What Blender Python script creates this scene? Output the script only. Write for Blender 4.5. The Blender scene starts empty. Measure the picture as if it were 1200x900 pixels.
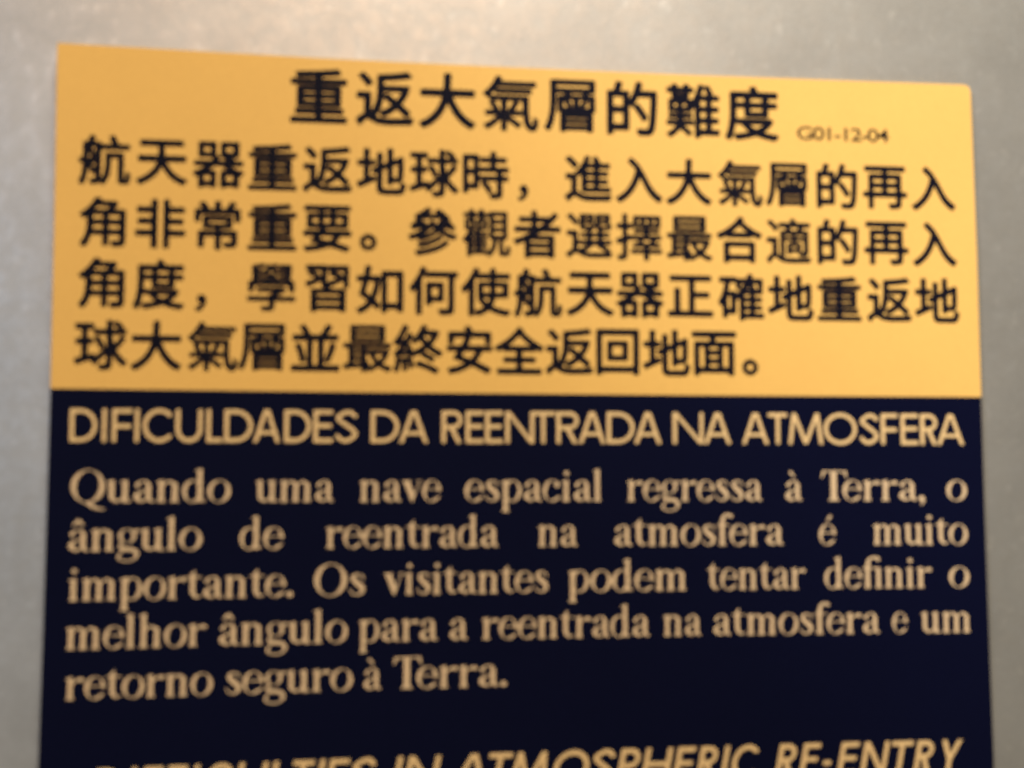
import bpy, math
import numpy as np
from mathutils import Matrix, Vector

scene = bpy.context.scene
C = scene.collection
MM = 0.001

# ------------------------------------------------------------------ camera
# the sign hangs in the plane y = 0: x runs right, z runs up, its top left corner is the origin
cam_d = bpy.data.cameras.new("camera")
cam = bpy.data.objects.new("camera", cam_d)
C.objects.link(cam)
cam_d.sensor_width = 36.0
cam_d.lens = 39.0591
cam_d.clip_start = 0.01
cam_d.clip_end = 50.0
right = Vector((0.993721, -0.111880, 0.001502))
down = Vector((0.009121, 0.067620, -0.997669))
fwd = Vector((0.111518, 0.991418, 0.068216))
m = Matrix((right, -down, -fwd)).transposed().to_4x4()
m.translation = Vector((0.102315, -0.352414, -0.128324))
cam.matrix_world = m
cam_d.dof.use_dof = True                       # the photograph is out of focus: the lens focuses behind the sign
cam_d.dof.focus_distance = 0.90
cam_d.dof.aperture_fstop = cam_d.lens / 3.45    # 3.45 mm wide opening
cam_d.dof.aperture_blades = 0
scene.camera = cam

# ------------------------------------------------------------------ world, lamps, exposure
world = bpy.data.worlds.new("World")
scene.world = world
world.use_nodes = True
bg = world.node_tree.nodes["Background"]
bg.inputs[0].default_value = (1.0, 0.86, 0.66, 1)
bg.inputs[1].default_value = 0.267


def area_lamp(name, loc, target, size, power, color):
    d = bpy.data.lights.new(name, 'AREA')
    d.shape = 'DISK'
    d.size = size
    d.energy = power
    d.color = color
    o = bpy.data.objects.new(name, d)
    C.objects.link(o)
    o.location = loc
    o.rotation_euler = (Vector(target) - Vector(loc)).to_track_quat('-Z', 'Y').to_euler()
    return o


area_lamp("ceiling_spot", (0.1, -1.55, 0.88), (0.12, 0, 0), 0.45, 5.70, (1.000, 0.535, 0.263))
area_lamp("overhead_light", (0.3, -0.35, 1.3), (0.2, 0, -0.05), 0.4, 38.60, (0.990, 1.000, 0.870))
area_lamp("cool_left_fill", (-0.9, -1.6, 0.2), (0, 0, -0.1), 0.6, 3.30, (0.430, 0.655, 1.000))  # added cool lamp, put in to tint the left of the wall bluish

# added unseen spot, narrow, from the left, brightening the right half of the sign
sd = bpy.data.lights.new("added_left_spot", 'SPOT')
sd.energy = 156.0
sd.color = (0.80, 0.89, 1.0)
sd.spot_size = math.radians(17)
sd.spot_blend = 1.0
sd.shadow_soft_size = 0.05
so = bpy.data.objects.new("added_left_spot", sd)
C.objects.link(so)
so.location = (-0.90, -0.90, 0.80)
so.rotation_euler = (Vector((0.45, 0, -0.08)) - so.location).to_track_quat('-Z', 'Y').to_euler()

scene.view_settings.view_transform = 'Standard'
scene.view_settings.look = 'None'
scene.view_settings.exposure = 0.0
scene.view_settings.gamma = 1.0
scene.cycles.use_denoising = True
scene.cycles.denoiser = 'OPENIMAGEDENOISE'
scene.cycles.denoising_input_passes = 'RGB'
scene.cycles.filter_width = 1.6
scene.cycles.sampling_pattern = 'TABULATED_SOBOL'
scene.cycles.use_adaptive_sampling = False


# ------------------------------------------------------------------ materials
def new_mat(name):
    mt = bpy.data.materials.new(name)
    mt.use_nodes = True
    nt = mt.node_tree
    return mt, nt, nt.nodes["Principled BSDF"]


def noise(nt, scale, detail=3.0, rough=0.5, coord=None):
    n = nt.nodes.new("ShaderNodeTexNoise")
    n.inputs["Scale"].default_value = scale
    n.inputs["Detail"].default_value = detail
    n.inputs["Roughness"].default_value = rough
    nt.links.new(coord, n.inputs["Vector"])
    return n.outputs["Fac"]


def ramp(nt, fac, lo, hi, clo, chi):
    r = nt.nodes.new("ShaderNodeMapRange")
    r.inputs["From Min"].default_value = lo
    r.inputs["From Max"].default_value = hi
    r.inputs["To Min"].default_value = clo
    r.inputs["To Max"].default_value = chi
    nt.links.new(fac, r.inputs["Value"])
    return r.outputs["Result"]


def math_node(nt, op, a, b):
    n = nt.nodes.new("ShaderNodeMath")
    n.operation = op
    for i, v in enumerate((a, b)):
        if isinstance(v, (int, float)):
            n.inputs[i].default_value = v
        else:
            nt.links.new(v, n.inputs[i])
    return n.outputs[0]


def scale_color(nt, color, fac):
    n = nt.nodes.new("ShaderNodeVectorMath")
    n.operation = 'SCALE'
    n.inputs[0].default_value = color
    nt.links.new(fac, n.inputs["Scale"])
    return n.outputs[0]


def metal_material():
    mt, nt, p = new_mat("mottled_metal")
    co = nt.nodes.new("ShaderNodeTexCoord").outputs["Object"]
    cloud = noise(nt, 45, 4, 0.55, co)
    fleck = noise(nt, 210, 3, 0.6, co)
    spot = noise(nt, 200, 2, 0.6, co)
    grain = noise(nt, 900, 2, 0.6, co)
    a = ramp(nt, cloud, 0.3, 0.7, 0.94, 1.06)
    b = ramp(nt, fleck, 0.42, 0.75, 0.97, 1.10)
    c = ramp(nt, spot, 0.60, 0.76, 1.0, 1.20)
    g = ramp(nt, grain, 0.25, 0.75, 0.95, 1.05)
    tot = math_node(nt, 'MULTIPLY', math_node(nt, 'MULTIPLY', a, b), math_node(nt, 'MULTIPLY', c, g))
    nt.links.new(scale_color(nt, (0.56, 0.555, 0.53), tot), p.inputs["Base Color"])
    p.inputs["Metallic"].default_value = 1.0
    nt.links.new(ramp(nt, fleck, 0.3, 0.7, 0.53, 0.47), p.inputs["Roughness"])
    bmp = nt.nodes.new("ShaderNodeBump")
    bmp.inputs["Strength"].default_value = 0.08
    bmp.inputs["Distance"].default_value = 0.0006
    nt.links.new(fleck, bmp.inputs["Height"])
    nt.links.new(bmp.outputs["Normal"], p.inputs["Normal"])
    return mt


def print_material(name, color, rough, var, spec=0.5):
    mt, nt, p = new_mat(name)
    co = nt.nodes.new("ShaderNodeTexCoord").outputs["Object"]
    f = math_node(nt, 'MULTIPLY', ramp(nt, noise(nt, 1100, 2, 0.7, co), 0.25, 0.75, 1 - var, 1 + var),
                  ramp(nt, noise(nt, 30, 3, 0.5, co), 0.3, 0.7, 1 - var * 0.3, 1 + var * 0.3))
    nt.links.new(scale_color(nt, color, f), p.inputs["Base Color"])
    p.inputs["Roughness"].default_value = rough
    p.inputs["Specular IOR Level"].default_value = spec
    return mt


M_METAL = metal_material()
M_YELLOW = print_material("yellow_film", (0.82, 0.462, 0.116), 0.55, 0.05, 0.2)
M_NAVY = print_material("navy_film", (0.0022, 0.0030, 0.016), 0.60, 0.10, 0.05)
M_DARK_INK = print_material("dark_ink", (0.006, 0.005, 0.011), 0.60, 0.05, 0.05)
M_TAN_INK = print_material("tan_ink", (0.80, 0.52, 0.23), 0.55, 0.05, 0.3)
M_PALE_INK = print_material("pale_ink", (0.73, 0.50, 0.28), 0.55, 0.05, 0.3)


# ------------------------------------------------------------------ glyph drawing: a mask per letter, then its contours
RES = 150                 # mask cells per letter unit
PAD = 0.45


class Mask:
    """letter drawn in units of the capital height, baseline at y = 0"""
    def __init__(self, w, top=1.15, bottom=-0.45):
        self.x0, self.y0 = -PAD, bottom
        nx, ny = int((w + 2 * PAD) * RES), int((top - bottom) * RES)
        self.X, self.Y = np.meshgrid(self.x0 + (np.arange(nx) + .5) / RES, self.y0 + (np.arange(ny) + .5) / RES)
        self.a = np.zeros((ny, nx), bool)

    def poly_mask(self, pts):
        X, Y = self.X, self.Y
        inside = np.zeros_like(self.a)
        n = len(pts)
        for i in range(n):
            xa, ya = pts[i]
            xb, yb = pts[(i + 1) % n]
            if ya == yb:
                continue
            cond = ((ya > Y) != (yb > Y)) & (X < (xb - xa) * (Y - ya) / (yb - ya) + xa)
            inside ^= cond
        return inside

    def poly(self, *pts):
        self.a |= self.poly_mask(pts)

    def cut(self, *pts):
        self.a &= ~self.poly_mask(pts)

    def rect(self, x0, y0, x1, y1):
        self.a |= (self.X >= x0) & (self.X <= x1) & (self.Y >= y0) & (self.Y <= y1)

    def disc(self, x, y, r):
        self.a |= (self.X - x) ** 2 + (self.Y - y) ** 2 <= r * r

    def ring(self, cx, cy, rx, ry, ix, iy, tilt=0.0):
        u, v = self.X - cx, self.Y - cy
        o = (u / rx) ** 2 + (v / ry) ** 2 <= 1
        u2 = u + tilt * v
        i = (u2 / ix) ** 2 + (v / iy) ** 2 <= 1
        self.a |= o & ~i

    def seg(self, p, q, w):
        p, q = np.array(p, float), np.array(q, float)
        d = (q - p) / np.linalg.norm(q - p)
        n = np.array((-d[1], d[0])) * w / 2
        self.poly(tuple(p + n), tuple(q + n), tuple(q - n), tuple(p - n))

    def stroke(self, nodes):
        """smooth brush stroke through (x, y, width) nodes"""
        P = np.array(nodes, float)
        Q = np.vstack([2 * P[0] - P[1], P, 2 * P[-1] - P[-2]])
        for i in range(1, len(Q) - 2):
            for t in np.linspace(0, 1, 14):
                c = 0.5 * (2 * Q[i] + (Q[i + 1] - Q[i - 1]) * t + (2 * Q[i - 1] - 5 * Q[i] + 4 * Q[i + 1] - Q[i + 2]) * t * t
                           + (3 * Q[i] - Q[i - 1] - 3 * Q[i + 1] + Q[i + 2]) * t ** 3)
                w = Q[i][2] + (Q[i + 1][2] - Q[i][2]) * t
                self.disc(c[0], c[1], w / 2)

    def clip_y(self, lo, hi):
        self.a &= (self.Y >= lo) & (self.Y <= hi)


def blur(a, k=2):
    a = np.pad(a.astype(float), 3)
    ker = np.array([1, 4, 6, 4, 1]) / 16.0
    for ax in (0, 1):
        a = sum(w * np.roll(a, s, ax) for w, s in zip(ker, (-2, -1, 0, 1, 2)))
    return a


def contours(mask, x0, y0, res, tol=0.35):
    """closed outlines of a mask (marching squares on a softened copy, then simplified)"""
    f = blur(mask)
    off = 3
    ny, nx = f.shape
    ins = f > 0.5
    code = (ins[:-1, :-1] * 1 + ins[:-1, 1:] * 2 + ins[1:, 1:] * 4 + ins[1:, :-1] * 8)
    # edges: 0 bottom, 1 right, 2 top, 3 left
    table = {1: [(3, 0)], 2: [(0, 1)], 3: [(3, 1)], 4: [(1, 2)], 5: [(3, 2), (1, 0)], 6: [(0, 2)], 7: [(3, 2)],
             8: [(2, 3)], 9: [(2, 0)], 10: [(0, 3), (2, 1)], 11: [(2, 1)], 12: [(1, 3)], 13: [(1, 0)], 14: [(0, 3)]}

    def key(i, j, e):
        return ((i, j, 0), (i, j + 1, 1), (i + 1, j, 0), (i, j, 1))[e]

    nxt = {}
    for i, j in zip(*np.nonzero((code > 0) & (code < 15))):
        for a, b in table[int(code[i, j])]:
            nxt[key(i, j, a)] = key(i, j, b)

    def point(k):
        i, j, d = k
        if d == 0:
            t = (0.5 - f[i, j]) / (f[i, j + 1] - f[i, j])
            return (j + t, i)
        t = (0.5 - f[i, j]) / (f[i + 1, j] - f[i, j])
        return (j, i + t)

    loops = []
    while nxt:
        s = next(iter(nxt))
        k = s
        loop = []
        while k in nxt:
            loop.append(point(k))
            k = nxt.pop(k)
        if len(loop) > 8:
            L = simplify(np.array(loop), tol)
            if len(L) >= 3:
                loops.append(np.column_stack([x0 + (L[:, 0] - off + .5) / res, y0 + (L[:, 1] - off + .5) / res]))
    return loops


def simplify(P, tol):
    n = len(P)
    far = int(np.argmax(((P - P[0]) ** 2).sum(1)))
    keep = np.zeros(n, bool)
    keep[0] = keep[far] = True
    Q = np.vstack([P, P[:1]])
    stack = [(0, far), (far, n)]
    while stack:
        a, b = stack.pop()
        if b - a < 2:
            continue
        d = Q[b] - Q[a]
        l = math.hypot(*d) or 1e-9
        r = Q[a + 1:b] - Q[a]
        dist = np.abs(d[0] * r[:, 1] - d[1] * r[:, 0]) / l
        k = int(np.argmax(dist))
        if dist[k] > tol:
            keep[(a + 1 + k) % n] = True
            stack += [(a, a + 1 + k), (a + 1 + k, b)]
    return P[keep]


# ------------------------------------------------------------------ geometric sans capitals (fit to a box w wide, 1 high)
def sans(ch, w, t):
    g = Mask(w)
    h = t / 2
    if ch == 'I':
        g.rect(w / 2 - h, 0, w / 2 + h, 1)
    elif ch == 'L':
        g.rect(0, 0, t, 1); g.rect(0, 0, w, t)
    elif ch in 'FE':
        g.rect(0, 0, t, 1); g.rect(0, 1 - t, w, 1)
        g.rect(0, .5 - h + (.02 if ch == 'E' else -.02), w * .94, .5 + h + (.02 if ch == 'E' else -.02))
        if ch == 'E':
            g.rect(0, 0, w, t)
    elif ch == 'T':
        g.rect(w / 2 - h, 0, w / 2 + h, 1); g.rect(0, 1 - t, w, 1)
    elif ch == 'H':
        g.rect(0, 0, t, 1); g.rect(w - t, 0, w, 1); g.rect(0, .52 - h, w, .52 + h)
    elif ch == '-':
        g.rect(0, .40 - h, w, .40 + h)
    elif ch == 'D':
        r = min(w * .62, .5 + .1)
        g.ring(w - r, .5, r, .5, r - t, .5 - t)
        g.a &= g.X >= w - r
        g.rect(0, 0, t, 1); g.rect(0, 0, w - r + .01, t); g.rect(0, 1 - t, w - r + .01, 1)
    elif ch in 'OC':
        g.ring(w / 2 if ch == 'O' else w * .53, .5, w / 2 if ch == 'O' else w * .53, .515,
               (w / 2 if ch == 'O' else w * .53) - t, .515 - t)
        if ch == 'C':
            g.a &= ~((g.X > w * .93) | ((g.X > w * .55) & (np.abs(g.Y - .5) < .27)))
    elif ch == 'U':
        r = w / 2
        g.ring(r, r * .98, r, r, r - t, r - t)
        g.a &= g.Y <= r
        g.rect(0, r * .95, t, 1); g.rect(w - t, r * .95, w, 1)
    elif ch == 'A':
        g.seg((h * .9, -.1), (w / 2, 1.1 - t * .2), t); g.seg((w - h * .9, -.1), (w / 2, 1.1 - t * .2), t)
        g.clip_y(0, 1)
        g.rect(w * .25, .24, w * .75, .24 + t * .9)
    elif ch == 'N':
        g.rect(0, 0, t, 1); g.rect(w - t, 0, w, 1)
        g.poly((0, 1), (t * 1.15, 1), (w, 0), (w - t * 1.15, 0))
    elif ch == 'M':
        s = w * .13
        g.seg((h, -.1), (s + h, 1.1), t); g.seg((w - h, -.1), (w - s - h, 1.1), t)
        g.seg((s + h - .03, 1.05), (w / 2, .02), t); g.seg((w - s - h + .03, 1.05), (w / 2, .02), t)
        g.clip_y(0, 1)
    elif ch in 'RP':
        bh = .56 if ch == 'R' else .58
        r = bh / 2
        rx = min(r, w * .55)
        g.ring(w - rx - (.03 if ch == 'R' else 0), 1 - r, rx, r, rx - t * .95, r - t)
        g.a &= g.X >= w - rx - .03
        x = w - rx
        g.rect(0, 1 - t, x, 1); g.rect(0, 1 - bh, x, 1 - bh + t); g.rect(0, 0, t, 1)
        if ch == 'R':
            g.seg((w * .42, 1 - bh + t * .7), (w - h * 1.05, -.12), t * 1.05)
            g.clip_y(0, 1)
    elif ch == 'S':
        g.stroke([(w - h * 1.2, .82, t), (w * .70, .925, t), (w * .45, .93, t), (h * 1.25, .76, t), (w * .42, .57, t),
                  (w * .72, .43, t), (w - h, .25, t), (w * .60, .075, t), (w * .30, .075, t), (h, .20, t)])
    elif ch == 'Y':
        g.rect(w / 2 - h, 0, w / 2 + h, .5)
        g.seg((w / 2, .40), (h * .9, 1.1), t); g.seg((w / 2, .40), (w - h * .9, 1.1), t)
        g.clip_y(0, 1)
    return g


# ------------------------------------------------------------------ heavy oldstyle serif letters, x height 0.69 of the capital
XH, S, SF = 0.69, 0.145, 0.046       # x height, stem, serif thickness


def foot(g, x, y=0.0, l=.05, r=.05, s=S):
    g.poly((x - l, y), (x + s + r, y), (x + s + r, y + SF * .7), (x + s, y + .12), (x, y + .12), (x - l, y + SF * .7))


def flag(g, x, y, l=.07):
    g.poly((x - l, y - .10), (x - l, y - .055), (x + S * .6, y + .012), (x + S, y + .012), (x + S, y - .18), (x, y - .18), (x, y - .10))


def stem(g, x, y1, y0=0.0, top=True, base=True):
    g.rect(x, y0, x + S, y1 - .01)
    if top:
        flag(g, x, y1)
    if base:
        foot(g, x, y0)


def arch(g, x, x2):
    """from a stem at x over to a stem at x2"""
    g.stroke([(x + S * .8, .50, .06), (x + S + .06, .615, .07), ((x + x2 + S * 1.6) / 2, .64, .10), (x2 + S * .52, .55, S * .95), (x2 + S / 2, .44, S)])
    g.rect(x2, 0, x2 + S, .46)
    foot(g, x2)


def serif(ch):
    """returns mask, left edge and right edge of the letter's space"""
    g = Mask(1.25)
    if ch == 'n' or ch == 'h':
        stem(g, .09, XH if ch == 'n' else 1.04); arch(g, .09, .43); return g, 0, .70
    if ch == 'm':
        stem(g, .09, XH); arch(g, .09, .41); arch(g, .41, .73); return g, 0, 1.0
    if ch in 'iíI':
        stem(g, .09, XH); g.disc(.175, .90, .086); return g, 0, .36
    if ch == 'ı':
        stem(g, .09, XH); return g, 0, .36
    if ch == 'l':
        stem(g, .09, 1.04); return g, 0, .36
    if ch == 'r':
        stem(g, .09, XH)
        g.stroke([(.09 + S * .8, .47, .06), (.34, .60, .09), (.44, .60, .15), (.455, .595, .16)])
        return g, 0, .53
    if ch == 'u':
        stem(g, .08, XH, y0=.16, base=False); stem(g, .41, XH, base=False)
        g.stroke([(.08 + S / 2, .22, S), (.08 + S * .62, .11, S * .92), (.30, .05, .10), (.40, .12, .06), (.43, .20, .06)])
        g.poly((.41, 0), (.65, 0), (.65, .045), (.59, .10), (.41, .10))
        return g, 0, .67
    if ch == 'o':
        g.ring(.315, XH / 2, .305, XH / 2 + .015, .168, XH / 2 - .045, -.10); return g, 0, .63
    if ch in 'eé':
        g.ring(.295, XH / 2, .285, XH / 2 + .015, .155, XH / 2 - .045, -.10)
        g.cut((.30, .30), (.80, .36), (.80, .17), (.44, .17), (.30, .22))
        g.rect(.14, .37, .55, .432)
        g.stroke([(.34, .05, .11), (.46, .10, .075), (.53, .19, .06)])
        if ch == 'é':
            g.poly((.24, .77), (.31, .76), (.47, .93), (.40, 1.0), (.34, .97))
        return g, 0, .58
    if ch == 'c':
        g.ring(.295, XH / 2, .285, XH / 2 + .015, .155, XH / 2 - .045, -.10)
        g.cut((.33, .20), (.80, .12), (.80, .56), (.40, .52), (.33, .48))
        g.disc(.43, .525, .09)
        g.stroke([(.34, .05, .11), (.45, .10, .075), (.52, .18, .06)])
        return g, 0, .55
    if ch in 'aàâá':
        g.stroke([(.14, .52, .15), (.17, .60, .09), (.27, .66, .06), (.37, .63, .10), (.42, .52, S * .95), (.42, .40, S), (.42, .16, S), (.47, .06, .12), (.55, .045, .06)])
        g.stroke([(.42, .40, .06), (.28, .35, .07), (.15, .27, .13), (.12, .16, .17), (.19, .07, .12), (.29, .05, .08), (.41, .15, .06)])
        if ch == 'à':
            g.poly((.38, .77), (.31, .76), (.13, .93), (.20, 1.0), (.27, .97))
        if ch == 'â':
            g.poly((.10, .775), (.20, .775), (.285, .86), (.37, .775), (.47, .775), (.335, .99), (.235, .99))
        return g, 0, .59
    if ch == 'd':
        g.ring(.27, XH / 2, .265, XH / 2 + .015, .135, XH / 2 - .05, -.08)
        g.rect(.38, .08, .38 + S, 1.03); flag(g, .38, 1.04)
        g.poly((.38, 0), (.62, .02), (.62, .065), (.56, .11), (.38, .14))
        return g, 0, .65
    if ch == 'p':
        g.ring(.36, XH / 2, .27, XH / 2 + .015, .14, XH / 2 - .05, -.08)
        stem(g, .09, XH, y0=-.33); return g, 0, .66
    if ch == 'g':
        g.ring(.27, .46, .235, .235, .115, .185)
        g.stroke([(.42, .60, .06), (.50, .63, .09), (.54, .61, .12)])
        g.stroke([(.15, .25, .06), (.09, .17, .10), (.15, .09, .13), (.30, .06, .14), (.46, .02, .14), (.53, -.10, .12), (.44, -.25, .08), (.27, -.295, .07), (.10, -.25, .08), (.06, -.15, .10), (.13, -.03, .07), (.20, .05, .06)])
        return g, 0, .60
    if ch == 'v':
        g.poly((.02, XH), (.23, XH), (.385, .26), (.335, -.01), (.275, -.01))
        g.poly((.275, -.01), (.335, -.01), (.565, XH), (.50, XH))
        g.rect(-.02, XH - SF, .29, XH); g.rect(.41, XH - SF, .62, XH)
        return g, 0, .60
    if ch == 's':
        g.stroke([(.41, .50, .06), (.38, .60, .07), (.28, .655, .075), (.16, .62, .11), (.13, .52, .13), (.22, .41, .165), (.33, .30, .175), (.39, .19, .13), (.34, .085, .11), (.23, .035, .075), (.11, .08, .07), (.06, .20, .06)])
        return g, 0, .48
    if ch == 't':
        g.rect(.11, .16, .11 + S, .78); g.poly((.11, .66), (.11 + S, .66), (.11 + S, .88), (.11 + S - .05, .88))
        g.rect(0, XH - .065, .43, XH)
        g.stroke([(.20, .20, S), (.215, .12, S * .93), (.29, .055, .10), (.38, .075, .06), (.43, .11, .06)])
        return g, 0, .44
    if ch == 'f':
        g.rect(.11, 0, .11 + S, .80); foot(g, .11)
        g.stroke([(.20, .78, S), (.215, .90, S * .9), (.30, 1.0, .09), (.42, .965, .14), (.435, .955, .15)])
        g.rect(.0, XH - .065, .42, XH)
        return g, 0, .40
    if ch == 'ﬁ':
        g.rect(.11, 0, .11 + S, .80); foot(g, .11, r=.04)
        g.stroke([(.20, .78, S), (.215, .90, S * .9), (.32, 1.0, .09), (.47, .985, .13), (.52, .945, .15)])
        g.rect(.0, XH - .065, .60, XH)
        g.rect(.45, 0, .45 + S, XH); foot(g, .45, l=.04)
        return g, 0, .70
    if ch in 'QO':
        g.ring(.44, .50, .43, .52, .275, .46, -.06)
        if ch == 'Q':
            g.stroke([(.36, .02, .06), (.50, -.06, .13), (.66, -.16, .12), (.86, -.20, .06)])
        return g, 0, .90
    if ch == 'T':
        g.rect(.27, 0, .27 + S + .03, .99); foot(g, .27, s=S + .03, l=.08, r=.08)
        g.rect(.03, .93, .72, 1.0)
        g.poly((.0, .74), (.05, .74), (.13, .93), (.13, 1.0), (.025, 1.0))
        g.poly((.75, .74), (.70, .74), (.62, .93), (.62, 1.0), (.725, 1.0))
        return g, .02, .70
    if ch == '.':
        g.disc(.12, .085, .10); return g, 0, .26
    if ch == ',':
        g.disc(.12, .085, .10)
        g.stroke([(.16, .08, .12), (.17, -.02, .09), (.10, -.13, .06)])
        return g, 0, .26
    raise KeyError(ch)


_cache = {}


def glyph(kind, ch, *args):
    k = (kind, ch) + args
    if k not in _cache:
        if kind == 'sans':
            g = sans(ch, *args); lo, hi = 0, args[0]
        else:
            g, lo, hi = serif(ch)
        _cache[k] = (contours(g.a, g.x0, g.y0, RES), lo, hi)
    return _cache[k]


# ------------------------------------------------------------------ Chinese letters: Blender's built-in text, made heavier in a mask
CJK_RES = 200
_cjk = {}


def cjk(ch, weight):
    if (ch, weight) in _cjk:
        return _cjk[ch, weight]
    cu = bpy.data.curves.new("letter", 'FONT')
    cu.body = ch
    cu.size = 1.0
    ob = bpy.data.objects.new("letter", cu)
    C.objects.link(ob)
    me = bpy.data.meshes.new_from_object(ob.evaluated_get(bpy.context.evaluated_depsgraph_get()))
    me.calc_loop_triangles()
    V = np.array([v.co[:2] for v in me.vertices])
    T = [tuple(t.vertices) for t in me.loop_triangles]
    bpy.data.objects.remove(ob); bpy.data.curves.remove(cu); bpy.data.meshes.remove(me)
    R, pad = CJK_RES, 0.1
    lo = V.min(0) - pad
    size = ((V.max(0) - V.min(0) + 2 * pad) * R).astype(int) + 1
    a = np.zeros((size[1], size[0]), bool)
    for t in T:
        P = (V[list(t)] - lo) * R - .5
        i0, i1 = np.maximum(np.floor(P.min(0)).astype(int), 0), np.ceil(P.max(0)).astype(int) + 1
        X, Y = np.meshgrid(np.arange(i0[0], i1[0]), np.arange(i0[1], i1[1]))
        e = []
        for k in range(3):
            A, B = P[k], P[(k + 1) % 3]
            e.append((B[0] - A[0]) * (Y - A[1]) - (B[1] - A[1]) * (X - A[0]))
        ins = ((e[0] >= -1e-6) & (e[1] >= -1e-6) & (e[2] >= -1e-6)) | ((e[0] <= 1e-6) & (e[1] <= 1e-6) & (e[2] <= 1e-6))
        a[i0[1]:i1[1], i0[0]:i1[0]] |= ins[:a.shape[0] - i0[1], :a.shape[1] - i0[0]]
    k = weight
    b = a.copy()
    for dx in range(-k, k + 1):
        for dy in range(-k, k + 1):
            if dx * dx + dy * dy <= k * k + 1:
                b |= np.roll(np.roll(a, dx, 1), dy, 0)
    ys, xs = np.nonzero(b)
    cx, cy = lo[0] + (xs.min() + xs.max() + 1) / 2 / R, lo[1] + (ys.min() + ys.max() + 1) / 2 / R
    loops = [L - (cx, cy) for L in contours(b, lo[0], lo[1], R, 0.45)]
    _cjk[ch, weight] = loops
    return loops


# ------------------------------------------------------------------ meshes
def link(name, me, parent=None, material=None):
    o = bpy.data.objects.new(name, me)
    C.objects.link(o)
    if material:
        me.materials.append(material)
    if parent:
        o.parent = parent
    return o


INK = 0.06      # mm the ink stands proud of the film
PANEL = 1.2     # mm thickness of the sign


def lettering(name, loops, material, parent, label=None):
    """loops in sign millimetres (u right, v down) -> one flat printed mesh"""
    cu = bpy.data.curves.new(name, 'CURVE')
    cu.dimensions = '2D'
    cu.fill_mode = 'FRONT'
    for L in loops:
        s = cu.splines.new('POLY')
        s.points.add(len(L) - 1)
        s.use_cyclic_u = True
        s.points.foreach_set("co", np.column_stack([L[:, 0], -L[:, 1], np.zeros(len(L)), np.ones(len(L))]).astype(np.float32).ravel())
    tmp = bpy.data.objects.new("tmp", cu)
    C.objects.link(tmp)
    me = bpy.data.meshes.new_from_object(tmp.evaluated_get(bpy.context.evaluated_depsgraph_get()))
    bpy.data.objects.remove(tmp); bpy.data.curves.remove(cu)
    me.name = name
    # (x, y, 0) mm -> (x, -PANEL - INK, y)
    me.transform(Matrix(((MM, 0, 0, 0), (0, 0, -MM, -(PANEL + INK) * MM), (0, MM, 0, 0), (0, 0, 0, 1))))
    me.materials.clear()
    o = link(name, me, parent, material)
    if label:
        o["label"] = label
    return o


def panel(name, outline, material, parent):
    """outline in sign millimetres, clockwise on the sign -> a slab standing on the wall"""
    n = len(outline)
    vs = [(u * MM, -PANEL * MM, -v * MM) for u, v in outline] + [(u * MM, 0.0, -v * MM) for u, v in outline]
    fs = [list(range(n))[::-1], list(range(n, 2 * n))]
    fs += [[i, (i + 1) % n, n + (i + 1) % n, n + i] for i in range(n)]
    me = bpy.data.meshes.new(name)
    me.from_pydata(vs, [], fs)
    import bmesh
    bm = bmesh.new()
    bm.from_mesh(me)
    bmesh.ops.recalc_face_normals(bm, faces=bm.faces)
    bm.to_mesh(me)
    bm.free()
    return link(name, me, parent, material)


# ------------------------------------------------------------------ the wall
def build_wall():
    me = bpy.data.meshes.new("wall")
    x0, x1, z0, z1, d = -1.6, 1.9, -1.5, 1.2, 0.02
    g = 0.0003
    vs = [(x, y, z) for y in (g, d) for z in (z0, z1) for x in (x0, x1)]
    fs = [(0, 1, 3, 2), (4, 6, 7, 5), (0, 4, 5, 1), (2, 3, 7, 6), (0, 2, 6, 4), (1, 5, 7, 3)]
    me.from_pydata(vs, [], fs)
    o = link("wall", me, None, M_METAL)
    o["kind"] = "structure"
    return o


build_wall()

# ------------------------------------------------------------------ the sign
sign = bpy.data.objects.new("information_sign", None)
C.objects.link(sign)
sign.empty_display_size = 0.05
sign["label"] = "yellow and navy trilingual text sign mounted on mottled grey metal wall"
sign["category"] = "sign"

TOP = [(-0.6, -0.9), (15.98, -0.6), (46.6, -0.05), (86.7, 0.6), (141.8, 0.95), (198.8, 1.05), (257.9, 0.75)]
CORNER = [(298.95 + 0.0 - 2.4 * (1 - math.sin(a)), 0.55 + 2.4 * (1 - math.cos(a))) for a in np.linspace(0, math.pi / 2, 8)]
MID = [(0.40, 106.8), (88.0, 107.18), (197.8, 107.3), (299.75, 107.1)]
yellow = panel("yellow_panel", TOP + CORNER + [(299.6, 59.2)] + MID[::-1] + [(0.1, 60.0)], M_YELLOW, sign)
navy = panel("navy_panel", [(u, v + 0.002) for u, v in MID] + [(299.9, 145.4), (300.3, 187.5), (300.7, 226.2), (300.8, 325.0),
             (298.4, 327.4), (2.4, 327.4), (0.0, 325.0), (0.1, 220.3), (0.34, 182.6), (0.4, 144.3)], M_NAVY, sign)

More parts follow.
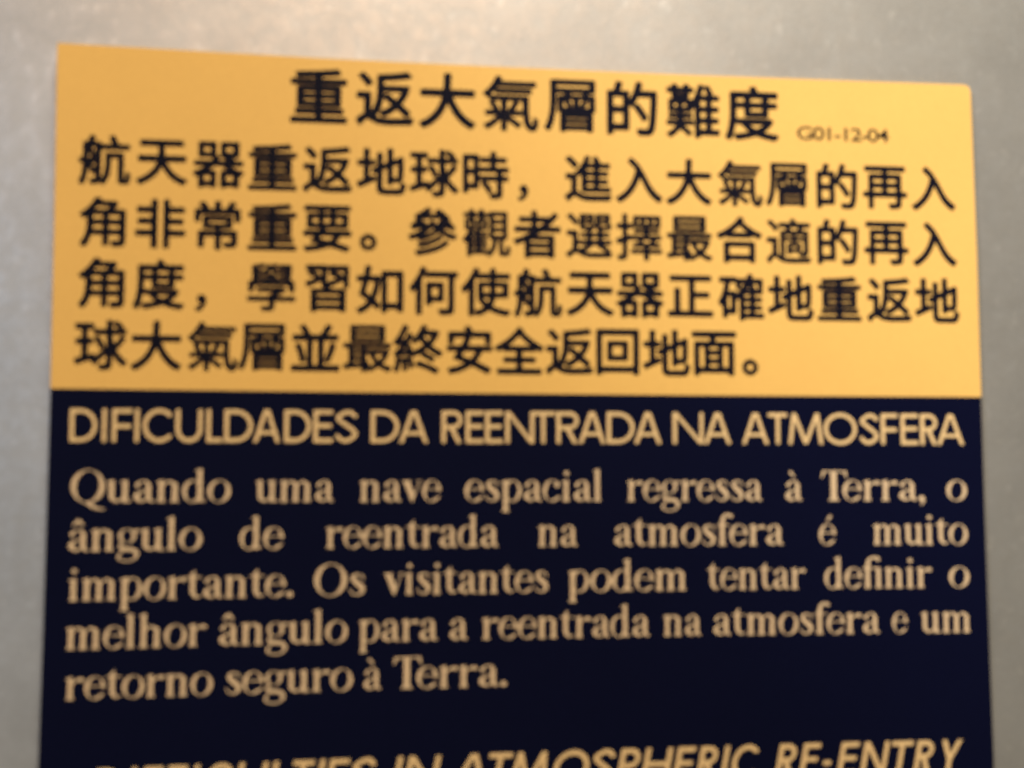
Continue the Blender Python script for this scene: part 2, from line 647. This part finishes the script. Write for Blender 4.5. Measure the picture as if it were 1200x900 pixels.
CJK = {'title': [('重', 79.85, 12.79), ('返', 100.69, 12.82), ('大', 120.71, 12.86), ('氣', 141.26, 12.92), ('層', 160.66, 12.98), ('的', 181.35, 13.06), ('難',
    201.89, 13.14), ('度', 221.9, 13.24)], 'l1': [('航', 14.58, 35.62), ('天', 31.89, 35.85), ('器', 49.13, 36.06), ('重', 65.76, 36.24), ('返', 82.84, 36.41),
    ('地', 99.83, 36.55), ('球', 116.67, 36.67), ('時', 133.25, 36.77), ('，', 145.34, 42.31), ('進', 166.67, 36.92), ('入', 183.57, 36.96), ('大', 200.22,
    36.99), ('氣', 217.61, 36.99), ('層', 233.43, 36.98), ('的', 250.88, 36.95), ('再', 267.62, 36.91), ('入', 284.68, 36.84)], 'l2': [('角', 14.44, 55.1),
    ('非', 31.8, 55.21), ('常', 49.16, 55.3), ('重', 65.96, 55.39), ('要', 83.08, 55.47), ('。', 95.89, 59.5), ('參', 116.3, 55.6), ('觀', 133.48, 55.65), ('者',
    149.86, 55.7), ('選', 166.92, 55.74), ('擇', 183.45, 55.77), ('最', 200.32, 55.8), ('合', 217.08, 55.81), ('適', 233.89, 55.83), ('的', 250.82, 55.83),
    ('再', 267.71, 55.83), ('入', 284.65, 55.82)], 'l3': [('角', 14.55, 74.09), ('度', 31.71, 74.21), ('，', 44.5, 79.79), ('學', 66.0, 74.42), ('習', 83.21,
    74.51), ('如', 99.76, 74.59), ('何', 116.69, 74.65), ('使', 133.37, 74.71), ('航', 150.22, 74.75), ('天', 167.25, 74.79), ('器', 183.61, 74.81), ('正',
    200.43, 74.83), ('確', 217.42, 74.84), ('地', 234.29, 74.83), ('重', 250.99, 74.82), ('返', 268.27, 74.8), ('地', 285.01, 74.77)], 'l4': [('球', 14.91,
    93.26), ('大', 31.37, 93.27), ('氣', 48.4, 93.28), ('層', 63.26, 93.29), ('並', 79.85, 93.31), ('最', 96.08, 93.33), ('終', 111.94, 93.36), ('安', 128.23,
    93.38), ('全', 144.14, 93.42), ('返', 160.35, 93.45), ('回', 176.17, 93.49), ('地', 192.28, 93.53), ('面', 208.12, 93.57), ('。', 220.21, 97.96)]}
EM = {'title': 19.0, 'l1': 16.0, 'l2': 16.0, 'l3': 16.0, 'l4': 16.0}
DENSE = '氣層難學觀擇最適選'
for key, items in CJK.items():
    loops = []
    for ch, u, v in items:
        em = EM[key] * {'，': 0.85, '。': 0.92}.get(ch, 1.0)
        for L in cjk(ch, 6 if ch == '。' else 4 if ch in DENSE else 5):
            loops.append(np.column_stack([u + L[:, 0] * em, v - L[:, 1] * em]))
    lettering("title_lettering" if key == 'title' else "paragraph_line", loops, M_DARK_INK, yellow)

# small reference code, in the built-in sans letters
CODE = ('G01-12-04', 237.4, 269.4, 21.5, 4.5)


def code_line():
    cu = bpy.data.curves.new("code", 'FONT')
    cu.body = CODE[0]
    cu.space_character = 0.86
    cu.offset = 0.006
    ob = bpy.data.objects.new("code", cu)
    C.objects.link(ob)
    cu.dimensions = '2D'
    me = bpy.data.meshes.new_from_object(ob.evaluated_get(bpy.context.evaluated_depsgraph_get()))
    bpy.data.objects.remove(ob); bpy.data.curves.remove(cu)
    V = np.array([v.co[:] for v in me.vertices])
    lo, hi = V.min(0), V.max(0)
    sx = (CODE[2] - CODE[1]) / (hi[0] - lo[0])
    sy = CODE[4] / (hi[1] - lo[1])
    for v in me.vertices:
        u = CODE[1] + (v.co.x - lo[0]) * sx
        w = CODE[3] - (v.co.y - lo[1]) * sy
        v.co = (u * MM, -(PANEL + INK) * MM, -w * MM)
    me.name = "reference_code"
    me.materials.clear()
    return link("reference_code", me, yellow, M_DARK_INK)


code_line()

# heading in geometric capitals, each letter in its measured box
HEAD = [('D', 6.39, 14.39, 123.02), ('I', 15.96, 17.04, 123.0), ('F', 18.86, 24.77, 123.0), ('I', 25.58, 26.8, 122.99), ('C', 28.0, 37.26, 123.0), ('U',
    37.82, 45.73, 123.0), ('L', 47.07, 51.92, 122.99), ('D', 52.49, 60.99, 122.99), ('A', 60.97, 69.6, 122.99), ('D', 70.69, 78.77, 122.98), ('E', 79.61,
    85.49, 122.98), ('S', 86.34, 93.17, 122.98), ('D', 97.34, 106.1, 122.98), ('A', 105.88, 115.49, 122.98), ('R', 119.51, 126.29, 122.97), ('E', 127.16,
    132.81, 122.97), ('E', 133.41, 138.81, 122.97), ('N', 139.82, 148.95, 122.98), ('T', 148.18, 155.7, 122.98), ('R', 156.17, 163.59, 122.98), ('A',
    163.09, 172.22, 122.98), ('D', 172.55, 181.45, 122.98), ('A', 181.23, 190.6, 122.99), ('N', 194.18, 204.23, 122.99), ('A', 204.26, 213.76, 123.0),
    ('A', 216.97, 226.41, 123.0), ('T', 226.03, 232.48, 123.0), ('M', 232.68, 244.68, 123.01), ('O', 244.89, 256.1, 123.02), ('S', 257.19, 263.61,
    123.02), ('F', 264.55, 270.26, 123.02), ('E', 271.36, 277.39, 123.03), ('R', 278.19, 284.25, 123.03), ('A', 283.71, 293.54, 123.05)]
HEAD_H = 10.1
def union_line(letters, res=14.0, thin=0):
    """letters: list of lists of outlines (u, v) -> outlines of their union"""
    allp = np.vstack([L for ls in letters for L in ls])
    lo, hi = allp.min(0) - 1, allp.max(0) + 1
    nx, ny = ((hi - lo) * res).astype(int) + 1
    a = np.zeros((ny, nx), bool)
    for ls in letters:
        P = np.vstack(ls)
        i0 = np.maximum(((P.min(0) - lo) * res).astype(int) - 1, 0)
        i1 = ((P.max(0) - lo) * res).astype(int) + 2
        X, Y = np.meshgrid(lo[0] + (np.arange(i0[0], i1[0]) + .5) / res, lo[1] + (np.arange(i0[1], i1[1]) + .5) / res)
        ins = np.zeros(X.shape, bool)
        for L in ls:
            for i in range(len(L)):
                xa, ya = L[i]
                xb, yb = L[(i + 1) % len(L)]
                if ya != yb:
                    ins ^= ((ya > Y) != (yb > Y)) & (X < (xb - xa) * (Y - ya) / (yb - ya) + xa)
        a[i0[1]:i1[1], i0[0]:i1[0]] |= ins
    if thin:
        k, b = thin, a.copy()
        for dx in range(-k, k + 1):
            for dy in range(-k, k + 1):
                if dx * dx + dy * dy <= k * k + 1:
                    b &= np.roll(np.roll(a, dx, 1), dy, 0)
        a = b
    return contours(a, lo[0], lo[1], res, 0.3)


letters = []
for ch, u0, u1, v in HEAD:
    w = round((u1 - u0) / HEAD_H, 3)
    ls, _, _ = glyph('sans', ch, w, 0.120)
    letters.append([np.column_stack([u0 + L[:, 0] * HEAD_H, v - L[:, 1] * HEAD_H]) for L in ls])
lettering("heading_lettering", union_line(letters), M_TAN_INK, navy)

# body text
BODY = [[('Quando', 7.08, 54.8, 141.49, 141.5), ('uma', 62.01, 86.2, 141.5, 141.5), ('nave', 93.87, 119.51, 141.51, 141.52), ('espacial', 126.76, 170.69,
    141.52, 141.54), ('regressa', 178.77, 223.78, 141.55, 141.58), ('à', 231.34, 237.32, 141.58, 141.59), ('Terra,', 243.59, 279.25, 141.59, 141.62),
    ('o', 286.57, 293.86, 141.63, 141.64)], [('ângulo', 6.79, 46.49, 156.28, 156.05), ('de', 57.48, 71.09, 155.99, 155.94), ('reentrada', 83.64, 137.74,
    155.89, 155.77), ('na', 150.02, 163.01, 155.76, 155.76), ('atmosfera', 174.69, 230.75, 155.76, 155.85), ('é', 242.46, 248.38, 155.88, 155.9),
    ('muito', 260.81, 293.76, 155.94, 156.08)], [('importante.', 7.2, 74.17, 171.07, 170.51), ('Os', 80.31, 96.13, 170.46, 170.37), ('visitantes', 101.49,
    153.55, 170.34, 170.11), ('podem', 159.65, 198.11, 170.1, 170.02), ('tentar', 204.81, 238.0, 170.01, 170.0), ('definir', 244.09, 281.05, 170.01,
    170.06), ('o', 286.71, 293.96, 170.08, 170.09)], [('melhor', 6.83, 48.45, 185.57, 185.08), ('ângulo', 51.91, 90.91, 185.05, 184.72), ('para', 94.08,
    118.77, 184.7, 184.56), ('a', 122.27, 128.13, 184.54, 184.52), ('reentrada', 132.32, 186.22, 184.5, 184.4), ('na', 190.37, 203.08, 184.4, 184.41),
    ('atmosfera', 206.85, 262.82, 184.42, 184.6), ('e', 266.82, 272.24, 184.62, 184.65), ('um', 276.58, 293.85, 184.68, 184.79)], [('retorno', 7.09,
    50.52, 200.44, 199.81), ('seguro', 54.1, 92.64, 199.77, 199.35), ('à', 95.81, 101.42, 199.32, 199.27), ('Terra.', 104.87, 140.43, 199.24, 198.99)]]
BODY_H = 10.0
for line in BODY:
    letters = []
    for word, u0, u1, v0, v1 in line:
        word = word.replace('fi', 'ﬁ')
        pen = 0.0
        raw = []
        for ch in word:
            ls, lo, hi = glyph('serif', ch)
            raw.append([L + (pen - lo, 0) for L in ls])
            pen += hi - lo - 0.02
            if ch == 'T' and len(word) > 1:
                pen -= 0.09
        allp = np.vstack([L for ls in raw for L in ls])
        a, b = allp[:, 0].min(), allp[:, 0].max()
        for ls in raw:
            out = []
            for L in ls:
                t = (L[:, 0] - a) / (b - a)
                out.append(np.column_stack([u0 + t * (u1 - u0), v0 + t * (v1 - v0) - L[:, 1] * BODY_H]))
            letters.append(out)
    lettering("paragraph_line", union_line(letters, thin=2), M_PALE_INK, navy)

# slanted heading at the foot of the picture: v is the top of its capitals
ENGL = [('D', 17.13, 24.72, 220.72), ('I', 27.31, 28.83, 220.55), ('F', 31.05, 36.46, 220.5), ('F', 38.19, 43.62, 220.39), ('I', 45.61, 47.4, 220.28), ('C',
    49.39, 57.66, 220.23), ('U', 59.03, 67.61, 220.1), ('L', 69.25, 73.76, 219.98), ('T', 75.15, 81.49, 219.91), ('I', 83.14, 84.72, 219.82), ('E', 86.25,
    92.12, 219.79), ('S', 93.26, 100.46, 219.72), ('I', 106.59, 108.46, 219.59), ('N', 110.27, 119.94, 219.56), ('A', 124.82, 135.91, 219.44), ('T',
    135.21, 142.35, 219.37), ('M', 142.72, 154.48, 219.32), ('O', 156.22, 167.27, 219.25), ('S', 168.19, 175.2, 219.19), ('P', 176.96, 183.32, 219.16),
    ('H', 184.95, 193.42, 219.13), ('E', 195.2, 200.93, 219.11), ('R', 202.72, 208.76, 219.09), ('I', 210.56, 212.13, 219.08), ('C', 213.65, 222.28,
    219.08), ('R', 228.62, 234.76, 219.08), ('E', 236.59, 242.19, 219.08), ('-', 244.02, 246.49, 219.09), ('E', 249.19, 255.12, 219.1), ('N', 256.97,
    265.25, 219.11), ('T', 266.24, 273.4, 219.14), ('R', 274.97, 281.0, 219.17), ('Y', 282.88, 290.41, 219.2)]
EH = 10.4
letters = []
for ch, u0, u1, v in ENGL:
    ls, _, _ = glyph('sans', ch, round((u1 - u0) / EH, 3), 0.142)
    letters.append([np.column_stack([u0 + (L[:, 0] + 0.20 * (L[:, 1] - 1)) * EH, v + (1 - L[:, 1]) * EH]) for L in ls])
lettering("heading_lettering", union_line(letters), M_TAN_INK, navy, "slanted bold capital heading")
